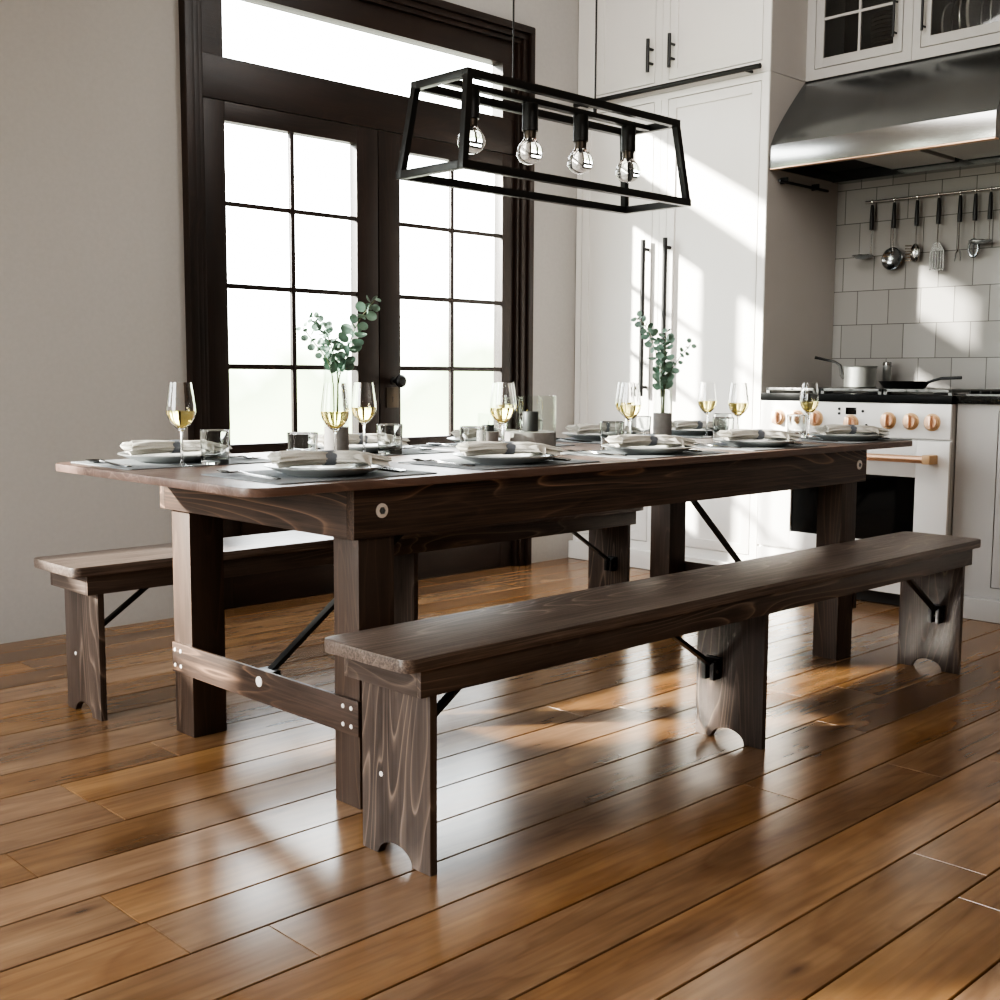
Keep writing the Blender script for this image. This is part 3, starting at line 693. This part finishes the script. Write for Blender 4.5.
for x in (2.480, 2.838):
    MB().tube([(x, PY, zt), (x, PY, ZC)], .0028, 8).build('cable', 'black', pl)
    MB().lathe([(0, .006), (.006, .006), (.006, .03), (.003, .036), (0, .036)], 12, (x, PY, zt)).build('cable_grip', 'black', pl)
for x in (2.3155, 2.551, 2.773, 3.001):
    MB().lathe([(0, 0), (.0235, 0), (.0235, .078), (0, .078)], 24, (x, PY, zt-.088)).build('socket', 'black', pl)
    z0 = zt-.088
    prof = [(0, -.010), (.0165, -.010), (.0172, -.018), (.021, -.026), (.029, -.036), (.0365, -.047), (.040, -.059), (.039, -.071), (.033, -.083), (.023, -.091), (.0115, -.095), (0, -.096)]
    bl = MB().lathe([(r, z0+z) for r, z in prof], 32, (x, PY, 0)).build('bulb', 'bulbglass', pl, smooth=80)
    MB().lathe([(0, z0), (.018, z0), (.0185, z0-.004), (.0178, z0-.024), (.0168, z0-.0245)], 24, (x, PY, 0)).build('cap', 'brass', bl)
    s_ = MB().tube([(x, PY, z0-.013), (x, PY, z0-.04)], [.006, .003], 10)
    s_.tube([(x, PY, z0-.038), (x+.014, PY-.012, z0-.05), (x+.004, PY-.003, z0-.068), (x-.014, PY+.012, z0-.05), (x, PY, z0-.038)], .0009, 6)
    s_.build('filament', 'iron', bl)

# ================================================================== TABLEWARE
NX = [1.58, 2.15, 2.735, 3.295, 3.885]; NY = 2.185
FX = [1.525, 2.125, 2.655, 3.205, 3.765]; FY = 2.775
ZM = ZT+.0026
SIDE = {'n': 'near side', 'f': 'far side'}
def where(s, i): return 'table %s, %s setting from left' % (SIDE[s], ORD[i])
PL = [('n', i, NX[i], NY) for i in range(5)] + [('f', i, FX[i], FY) for i in range(5)]
proto = {}
def place(kind, build, loc, label, cat, group, rotz=0.):
    if kind not in proto:
        proto[kind] = build(); o = proto[kind]
        o['label'] = label; o['category'] = cat; o['group'] = group; o.location = loc; o.rotation_euler = (0, 0, rotz)
        return o
    return dup(proto[kind], loc, label, group, rotz)
def one(mb, name, m, **k): return mb.build(name, m, None, org=(0, 0, 0), **k)
def b_mat():
    return one(MB().prism(rrect(-.215, .215, -.16, .16, .006, 3), 'Z', 0, .0025, .0006), 'placemat', 'mat')
def b_charger():
    return one(MB().lathe([(0, 0), (.088, 0), (.09, .002), (.105, .0065), (.128, .0155), (.138, .019), (.139, .0205), (.137, .0212), (.124, .0178), (.10, .0085), (.088, .0052), (0, .005)], 64), 'charger_plate', 'ceramic', smooth=50)
def b_salad():
    return one(MB().lathe([(0, 0), (.062, 0), (.064, .0018), (.078, .0055), (.096, .0115), (.1, .0135), (.1, .015), (.094, .0138), (.075, .0078), (.062, .0048), (0, .0046)], 56), 'salad_plate', 'ceramic2', smooth=50)
def b_napkin():
    o = bpy.data.objects.new('napkin', None); C.objects.link(o)
    nS, nT = 56, 72; bm = MB(); rings = []; rnd = random.Random(3)
    ph = [rnd.uniform(0, 6.28) for _ in range(8)]
    for i in range(nS+1):
        s = -1+2*i/nS
        pin = math.exp(-((s-.02)/.15)**2); e = abs(s)
        wy_ = (.030+.008*e if s < 0 else .030+.024*s)*(1-pin)+.0185*pin
        hz = (.0155+.002*e if s < 0 else .0165-.004*s)*(1-pin)+.015*pin
        sag = .004*max(0, e-.6)/.4*(1 if s < 0 else 2.2)
        zc = hz+.001-sag
        A = .10+.16*e*(1-pin)
        ring = []
        for k in range(nT):
            a = 2*PI*k/nT
            fold = 1+A*(.55*math.sin(3*a+ph[0]+s*1.2)+.5*math.sin(5*a+ph[1]-s*1.6)+.4*math.sin(8*a+ph[2]+2*s)+.25*math.sin(13*a+ph[3]))
            x = .120*s
            if s > .5: x += .03*(s-.5)*(math.sin(a-.9)*.6-.5*math.cos(a)+.35*math.sin(3*a+1))
            if s < -.7: x -= .02*(-.7-s)*math.sin(2*a+1.)
            up = math.sin(a)
            ring.append(bm.bm.verts.new((x, wy_*fold*math.cos(a), max(zc+hz*fold*up*(1 if up > 0 else .85), -.002))))
        rings.append(ring)
    for i in range(nS):
        for k in range(nT): bm.bm.faces.new((rings[i][k], rings[i][(k+1) % nT], rings[i+1][(k+1) % nT], rings[i+1][k]))
    # the rolled ends turn inwards, leaving open hollows
    for R, dx in ((rings[0], .035), (rings[-1], -.035)):
        cz = sum(v.co.z for v in R)/nT
        i1 = [bm.bm.verts.new((v.co.x+dx*.04, v.co.y*.86, cz+(v.co.z-cz)*.8)) for v in R]
        i2 = [bm.bm.verts.new((v.co.x+dx, v.co.y*.5, cz+(v.co.z-cz)*.4)) for v in R]
        for P_, Q in ((R, i1), (i1, i2)):
            for k in range(nT): bm.bm.faces.new((P_[k], P_[(k+1) % nT], Q[(k+1) % nT], Q[k]))
        bm.bm.faces.new(i2)
    # a loose corner of the cloth hanging over the front of the plate
    g = []
    for i in range(9):
        u = i/8; row = []
        for j in range(9):
            v = j/8-.5; wv = (1-u)*.075
            row.append(bm.bm.verts.new((.062+v*wv+.018*u, -.022-.042*u, .026-.030*u*u+.003*math.sin(7*v+5*u))))
        g.append(row)
    for i in range(8):
        for j in range(8): bm.bm.faces.new((g[i][j], g[i][j+1], g[i+1][j+1], g[i+1][j]))
    bm.build('cloth', 'cloth', o, smooth=70)
    rg = MB(); n = 36
    outer = [(.0222*math.cos(2*PI*k/n), .0165+.0172*math.sin(2*PI*k/n)) for k in range(n)]
    inner = [(.0210*math.cos(2*PI*k/n), .0165+.0162*math.sin(2*PI*k/n)) for k in range(n)]
    V = [[rg.bm.verts.new((x, y, z)) for y, z in q] for x, q in ((-.011, outer), (.015, outer), (.015, inner), (-.011, inner))]
    for j in range(4):
        for k in range(n): rg.bm.faces.new((V[j][k], V[j][(k+1) % n], V[(j+1) % 4][(k+1) % n], V[(j+1) % 4][k]))
    rg.build('napkin_ring', 'ring', o, smooth=50)
    return o
def ribbon(pts, name, m):
    """pts: (y, half width, z, thick); a flat piece of cutlery lying along Y."""
    b = MB(); R = []
    for y, w_, z, t_ in pts:
        R.append([b.bm.verts.new(p) for p in ((-w_, y, z), (w_, y, z), (w_*.8, y, z+t_), (-w_*.8, y, z+t_))])
    for i in range(len(R)-1):
        for k in range(4): b.bm.faces.new((R[i][k], R[i][(k+1) % 4], R[i+1][(k+1) % 4], R[i+1][k]))
    b.bm.faces.new(R[0][::-1]); b.bm.faces.new(R[-1]); return b
HND = [(-.105, .006, .0, .002), (-.095, .0085, .0, .003), (-.04, .0055, .001, .003), (.0, .0035, .003, .003), (.025, .0032, .006, .003)]
def b_fork():
    b = ribbon(HND+[(.04, .009, .0075, .0022), (.055, .0125, .005, .002), (.062, .0128, .004, .002)], 'fork', 'cutlery')
    for i in range(4):
        x = -.0104+i*.00693
        b.merge((lambda q: q)(_tine(x)))
    return one(b, 'fork', 'cutlery', smooth=50)
def _tine(x):
    q = MB().tube([(x, .060, .005), (x, .085, .0042), (x, .105, .008)], [.0016, .0014, .0008], 6); return q.bm
def b_spoon():
    b = ribbon(HND+[(.034, .005, .0065, .0025)], 'spoon', 'cutlery_dark')
    b.lathe([(0, 0), (.010, .0012), (.0185, .006), (.0192, .0068), (.018, .0068), (.010, .0026), (0, .0014)], 24, (0, .066, .001), Matrix.Diagonal((1, 1.75, 1, 1)))
    return one(b, 'spoon', 'cutlery_dark', smooth=50)
def b_knife():
    b = ribbon([(-.105, .006, 0, .003), (-.095, .008, 0, .0045), (.0, .006, 0, .0045), (.01, .0085, .0, .002), (.07, .0095, 0, .0016), (.10, .006, 0, .0012), (.112, .001, 0, .001)], 'knife', 'cutlery')
    return one(b, 'knife', 'cutlery', smooth=40)
def b_wine():
    o = bpy.data.objects.new('wine_glass', None); C.objects.link(o)
    outer = [(.0, .0), (.031, .0), (.0325, .0012), (.031, .0022), (.012, .0042), (.005, .008), (.0036, .016), (.0033, .05), (.0036, .082), (.006, .088), (.014, .0945), (.0245, .105), (.0315, .117), (.0352, .130), (.0353, .140), (.033, .160), (.0295, .185), (.0268, .205)]
    inner = [(.0258, .205), (.0285, .185), (.0320, .160), (.0343, .140), (.0342, .130), (.0305, .1175), (.0235, .1062), (.013, .0965), (.005, .0915), (0, .0905)]
    MB().lathe(outer+inner, 48).build('glass', 'glass', o, smooth=60)
    zl = .136
    wp = [(0, .0911), (.0052, .0921), (.0129, .0971), (.0233, .1068), (.0302, .1178), (.0338, .1302), (.0340, zl), (0, zl)]
    MB().lathe(wp, 48).build('wine', 'wine', o, smooth=50)
    return o
def b_tumbler():
    b = MB().lathe([(0, 0), (.030, 0), (.0315, .0002), (.0331, .0012), (.0337, .003), (.0338, .006), (.0353, .045), (.0367, .083), (.0368, .0855), (.0364, .0866), (.0358, .087), (.0352, .0866), (.0349, .0855), (.0347, .083), (.0333, .045), (.0319, .017), (.0313, .0145), (.0295, .0125), (.027, .012), (0, .012)], 44)
    return one(b, 'tumbler', 'tumbler', smooth=50)
def jit(k, s): return random.Random(k).uniform(-s, s)
for s, i, x, y in PL:
    far = s == 'f'; w_ = where(s, i)
    place('mat', b_mat, (x-.0+(0 if not far else -.0), y+(.022 if not far else -.022), ZT+.0002), 'grey woven placemat, '+w_, 'placemat', 'placemats on the table')
    place('charger', b_charger, (x, y, ZM+.0004), 'large grey dinner plate, '+w_, 'plate', 'dinner plates on the table')
    place('salad', b_salad, (x, y, ZM+.0060), 'small pale plate on top, '+w_, 'plate', 'small plates on the table')
    place('napkin', b_napkin, (x, y-.005, ZM+.0205), 'rolled linen napkin, '+w_, 'napkin', 'rolled napkins on the plates', math.radians(-20+jit(i, 5)+(8 if far else 0)))
for i in range(5):
    x, w_ = NX[i], where('n', i)
    place('fork', b_fork, (x-.168, NY+.055, ZM+.0003), 'steel fork left of plate, '+w_, 'fork', 'forks on the table', math.radians(4))
    place('spoon', b_spoon, (x+.190, NY+.05, ZM+.0003), 'dark spoon right of plate, '+w_, 'spoon', 'spoons on the table', math.radians(-3))
    place('knife', b_knife, (x+.162, NY+.03, ZM+.0003), 'steel knife right of plate, '+w_, 'knife', 'knives on the table', math.radians(-2))
for i in (0, 1, 2, 3):
    x, w_ = FX[i], where('f', i)
    place('spoon', b_spoon, (x-.185, FY-.01, ZM+.0003), 'dark spoon left of plate, '+w_, 'spoon', 'spoons on the table', math.radians(2))
    if i < 2: place('fork', b_fork, (x+.172, FY-.03, ZM+.0003), 'steel fork right of plate, '+w_, 'fork', 'forks on the table', math.radians(176))
WN = [(1.745, 2.375), (2.325, 2.38), (2.885, 2.38), (3.475, 2.38), (3.945, 2.385)]
WF = [(1.465, 2.625), (2.035, 2.635), (2.59, 2.637), (3.165, 2.63), (3.635, 2.627)]
TN = [(1.646, 2.372), (2.207, 2.372), (2.795, 2.375), (3.385, 2.378), (3.852, 2.378)]
TF = [(1.557, 2.625), (2.125, 2.632), (2.70, 2.63), (3.255, 2.635), (3.74, 2.63)]
for s, Ws, Ts in (('n', WN, TN), ('f', WF, TF)):
    for i in range(5):
        w_ = where(s, i)
        place('wine', b_wine, (*Ws[i], ZT+.0004), 'glass of white wine, '+w_, 'wine glass', 'wine glasses on the table')
        place('tumbler', b_tumbler, (*Ts[i], ZT+.0004), 'empty glass tumbler, '+w_, 'tumbler', 'tumblers on the table')
def glass_cyl(name, label, cat, x, y, r, h, hb, group=None, dark=.03):
    o = thing(name, label, cat, (x, y, ZT+.0004), group)
    z = ZT+.0004
    MB().lathe([(r, hb), (r, h), (r-.0015, h+.001), (r-.003, h), (r-.003, hb)], 48, (x, y, z)).build('glass', 'vaseglass', o, smooth=50)
    MB().lathe([(0, dark), (r+.0004, dark), (r+.0004, hb), (r-.006, hb+.001), (0, hb+.001)], 48, (x, y, z)).build('concrete_holder', 'concrete', o, smooth=50)
    MB().lathe([(0, 0), (r, 0), (r+.0004, .002), (r+.0004, dark-.0004), (0, dark-.0004)], 48, (x, y, z)).build('base', 'concrete_dk', o, smooth=50)
    return o
V1, V2 = (1.815, 2.465), (3.160, 2.465)
glass_cyl('vase', 'tall clear vase with grey base holding eucalyptus, left one on the table', 'vase', *V1, .031, .272, .093, 'vases on the table')
glass_cyl('vase', 'tall clear vase with grey base holding eucalyptus, right one on the table', 'vase', *V2, .031, .272, .103, 'vases on the table')
hu = glass_cyl('hurricane_lantern', 'wide glass hurricane candle holder with grey base at the table centre', 'candle holder', 2.552, 2.49, .077, .165, .058, None, .004)
cd = MB().lathe([(0, 0), (.023, 0), (.024, .002), (.024, .056), (.022, .059), (.004, .048), (0, .048)], 28, (2.552, 2.49, ZT+.0605)); cd.tube([(2.552, 2.49, ZT+.107), (2.553, 2.49, ZT+.12)], .0012, 6)
tag(cd.build('candle', 'wax', None, org=(2.552, 2.49, ZT+.0605)), 'dark candle inside the wide glass lantern', 'candle')
glass_cyl('votive_holder', 'small glass candle holder with grey base left of the wide lantern', 'candle holder', 2.400, 2.515, .031, .114, .062, None, .004)
cd = MB().lathe([(0, 0), (.018, 0), (.018, .018), (0, .017)], 20, (2.400, 2.515, ZT+.0645)); cd.tube([(2.4, 2.515, ZT+.081), (2.401, 2.515, ZT+.093)], .0012, 6)
tag(cd.build('tealight', 'wax', None, org=(2.4, 2.515, ZT+.0645)), 'small dark candle in the little glass holder', 'candle')

# ---- eucalyptus: paths given in metres right (along the picture's right-hand direction) and up from the vase mouth
RT = Vector((.7166, -.6974, 0)); FW = Vector((.6974, .7166, 0))
def euca(vx, vy, path, label, r0, r1, seed, n):
    rnd = random.Random(seed)
    zb = ZT+.105
    pts = [Vector((vx, vy, zb))+RT*a+Vector((0, 0, 1))*h+FW*d for a, d, h in path]
    # smooth the path
    fine = []
    for i in range(len(pts)-1):
        p0, p1, p2, p3 = pts[max(i-1, 0)], pts[i], pts[i+1], pts[min(i+2, len(pts)-1)]
        for t in [k/8 for k in range(8)]:
            fine.append(.5*((2*p1)+(p2-p0)*t+(2*p0-5*p1+4*p2-p3)*t*t+(-p0+3*p1-3*p2+p3)*t**3))
    fine.append(pts[-1])
    o = thing('eucalyptus_stem', label, 'plant', tuple(pts[0]), 'eucalyptus stems in the vases')
    MB().tube(fine, [.0022-.0012*i/len(fine) for i in range(len(fine))], 6).build('stalk', 'stalk', o)
    lv = MB(); ln = len(fine)
    start = next(i for i, p in enumerate(fine) if p.z > ZT+.105+r0[0]) if True else 0
    for k in range(n):
        f_ = k/(n-1); idx = start+f_*(ln-1-start); i = int(idx); p = fine[min(i, ln-1)]
        d = (fine[min(i+1, ln-1)]-fine[max(i-1, 0)]).normalized()
        a0 = k*1.5708+rnd.uniform(-.4, .4); q = d.orthogonal().normalized(); q2 = d.cross(q)
        sz = 1.12*(r0[1]*(1-f_)+r1*f_)*rnd.uniform(.8, 1.15)
        for s in (0, PI):
            a = a0+s; side = (q*math.cos(a)+q2*math.sin(a)+d*rnd.uniform(.1, .6)).normalized()
            nrm = (d*.25-FW*.8+Vector((rnd.uniform(-.6, .6), rnd.uniform(-.6, .6), rnd.uniform(-.3, .7)))).normalized()
            tv = side; bv_ = nrm.cross(tv).normalized(); nrm = tv.cross(bv_)
            ctr = p+side*(.004+sz)
            cen = lv.bm.verts.new(ctr-nrm*sz*.16); ringv = []
            for j in range(12):
                b_ = 2*PI*j/12
                ringv.append(lv.bm.verts.new(ctr+tv*sz*math.cos(b_)*(1.05 if math.cos(b_) > 0 else 1)+bv_*sz*.88*math.sin(b_)+nrm*sz*.10*math.cos(2*b_)))
            for j in range(12): lv.bm.faces.new((cen, ringv[j], ringv[(j+1) % 12]))
    lv.build('leaves', 'leaf', o, smooth=80)
    return o
mpx = 1/389.
def P1(px, py, d=0.): return ((px-337)*mpx, d, (422.-py)*mpx)
euca(*V1, [(0, 0, 0), (.004, 0, .08), P1(338, 368), P1(332, 345), P1(325, 330), P1(314, 318)], 'leafy eucalyptus stem leaning left in the left vase', (.125, .0145), .009, 1, 17)
euca(*V1, [(.003, .004, 0), (.006, .004, .1), P1(343, 366, .01), P1(349, 345, .02), P1(359, 322, .02), P1(375, 302, .01)], 'long eucalyptus stem reaching right from the left vase', (.13, .015), .012, 2, 17)
euca(*V1, [(-.006, 0, 0), (-.008, 0, .1), P1(330, 362, -.01), P1(318, 345, -.02), P1(306, 329, -.02)], 'thin eucalyptus sprig at the far left of the left vase', (.16, .009), .007, 3, 8)
mpx2 = 1/298.
def P2(px, py, d=0.): return ((px-662)*mpx2, d, (412.-py)*mpx2)
euca(*V2, [(0, 0, 0), (.002, 0, .06), P2(662, 378), P2(663, 355), P2(664, 333)], 'dense upright eucalyptus stem in the right vase', (.075, .0165), .012, 4, 19)
euca(*V2, [(-.004, 0, 0), (-.005, 0, .08), P2(660, 370, .01), P2(652, 345, .01), P2(646, 330, .01), P2(636, 318, .01)], 'eucalyptus stem leaning left in the right vase', (.12, .015), .010, 5, 14)
euca(*V2, [(.004, 0, 0), (.006, 0, .09), P2(668, 372, -.01), P2(677, 358, -.01), P2(688, 344, -.01)], 'thin eucalyptus sprig leaning right in the right vase', (.13, .010), .007, 6, 8)

# ================================================================== LIGHT
wd = bpy.data.worlds.new('World'); scene.world = wd; wd.use_nodes = True; nt = wd.node_tree; nt.nodes.clear()
out = nt.nodes.new('ShaderNodeOutputWorld'); bg = nt.nodes.new('ShaderNodeBackground'); nt.links.new(bg.outputs[0], out.inputs[0])
tc = N(nt, 'ShaderNodeTexCoord'); sp_ = N(nt, 'ShaderNodeSeparateXYZ'); L(nt, tc, 'Generated', sp_, 0)
no = N(nt, 'ShaderNodeTexNoise', i_Scale=9., i_Detail=3., i_Roughness=.5); L(nt, tc, 'Generated', no, 'Vector')
ad = N(nt, 'ShaderNodeMath', operation='MULTIPLY_ADD', i_1=.22, i_2=-.11); L(nt, no, 0, ad, 0)
el = N(nt, 'ShaderNodeMath', operation='ADD'); L(nt, sp_, 'Z', el, 0); L(nt, ad, 0, el, 1)
rp = ramp(nt, [(0, (.10, .10, .085)), (.45, (.34, .34, .30)), (.475, (.30, .34, .23)), (.50, (.23, .275, .185)), (.52, (.55, .58, .52)), (.55, (.95, .98, 1.)), (1, (.86, .92, 1.))])
mr = N(nt, 'ShaderNodeMapRange', i_1=-1., i_2=1.); L(nt, el, 0, mr, 0); L(nt, mr, 0, rp, 0); L(nt, rp, 0, bg, 0)
bg.inputs[1].default_value = 15.
sun = bpy.data.lights.new('sun', 'SUN'); sun.energy = 25.; sun.angle = math.radians(1.6); sun.color = (1, .95, .87)
so = bpy.data.objects.new('sun', sun); C.objects.link(so)
so.rotation_euler = Vector((1, -.72, -.43)).to_track_quat('-Z', 'Y').to_euler(); so.location = (-3, 9, 6)
def area(name, loc, dirv, sx, sy, e, col=(1, 1, 1)):
    l = bpy.data.lights.new(name, 'AREA'); l.shape = 'RECTANGLE'; l.size = sx; l.size_y = sy; l.energy = e; l.color = col
    o = bpy.data.objects.new(name, l); C.objects.link(o); o.location = loc; o.rotation_euler = Vector(dirv).to_track_quat('-Z', 'Z').to_euler(); return o
area('side_window_boost', (X0+.05, 2.7, 1.5), (1, -.15, -.08), 2.3, 1.9, 105, (1, .98, .95))  # added area lamp inside the opening, boosts the daylight from the left

area('added_front_fill', (1.6, -1.2, ZC-.03), (.25, .35, -1), 2.2, 1.6, 65, (1, .97, .93))  # added fill lamp towards the front wall, stands for no particular fitting
area('added_kitchen_fill', (3.3, 2.7, ZC-.03), (.75, .6, -.8), 1.2, 1.2, 45, (1, .98, .95))  # added fill lamp, brightens the cabinets and the wall strip beside them

def portal(name, loc, dirv, sx, sy):
    o = area(name, loc, dirv, sx, sy, 1.); o.data.cycles.is_portal = True
portal('door_portal', (3.385, WY+T+.02, 1.58), (0, -1, 0), 1.6, 1.86)
portal('garden_window_portal', ((bx0+bx1)/2, WY+T+.02, (bz0+bz1)/2), (0, -1, 0), bx1-bx0, bz1-bz0)
portal('side_window_portal', (X0-.16, (wy0+wy1)/2, (wz0+wz1)/2), (1, 0, 0), wy1-wy0, wz1-wz0)

cam = bpy.data.cameras.new('camera'); cam.sensor_width = 36; cam.lens = 1182.3088/1000*36
co = bpy.data.objects.new('camera', cam); C.objects.link(co)
fw = Vector((.6939931179, .7123748011, -.1043824462)); r2 = Vector((.7166451886, -.6974199781, .0050047761)); u2 = Vector((.0692331269, .0782784580, .9945246388))
co.matrix_world = Matrix(((r2.x, u2.x, -fw.x, 0), (r2.y, u2.y, -fw.y, 0), (r2.z, u2.z, -fw.z, .97285515), (0, 0, 0, 1)))
cam.clip_start = .05; scene.camera = co
scene.view_settings.view_transform = 'AgX'; scene.view_settings.look = 'AgX - High Contrast'; scene.view_settings.exposure = -.2
scene.cycles.use_denoising = True; scene.cycles.denoising_prefilter = 'ACCURATE'
scene.cycles.caustics_reflective = False; scene.cycles.blur_glossy = 1.0; scene.cycles.max_bounces = 14; scene.cycles.transmission_bounces = 12; scene.cycles.transparent_max_bounces = 16
scene.cycles.sample_clamp_indirect = 30.
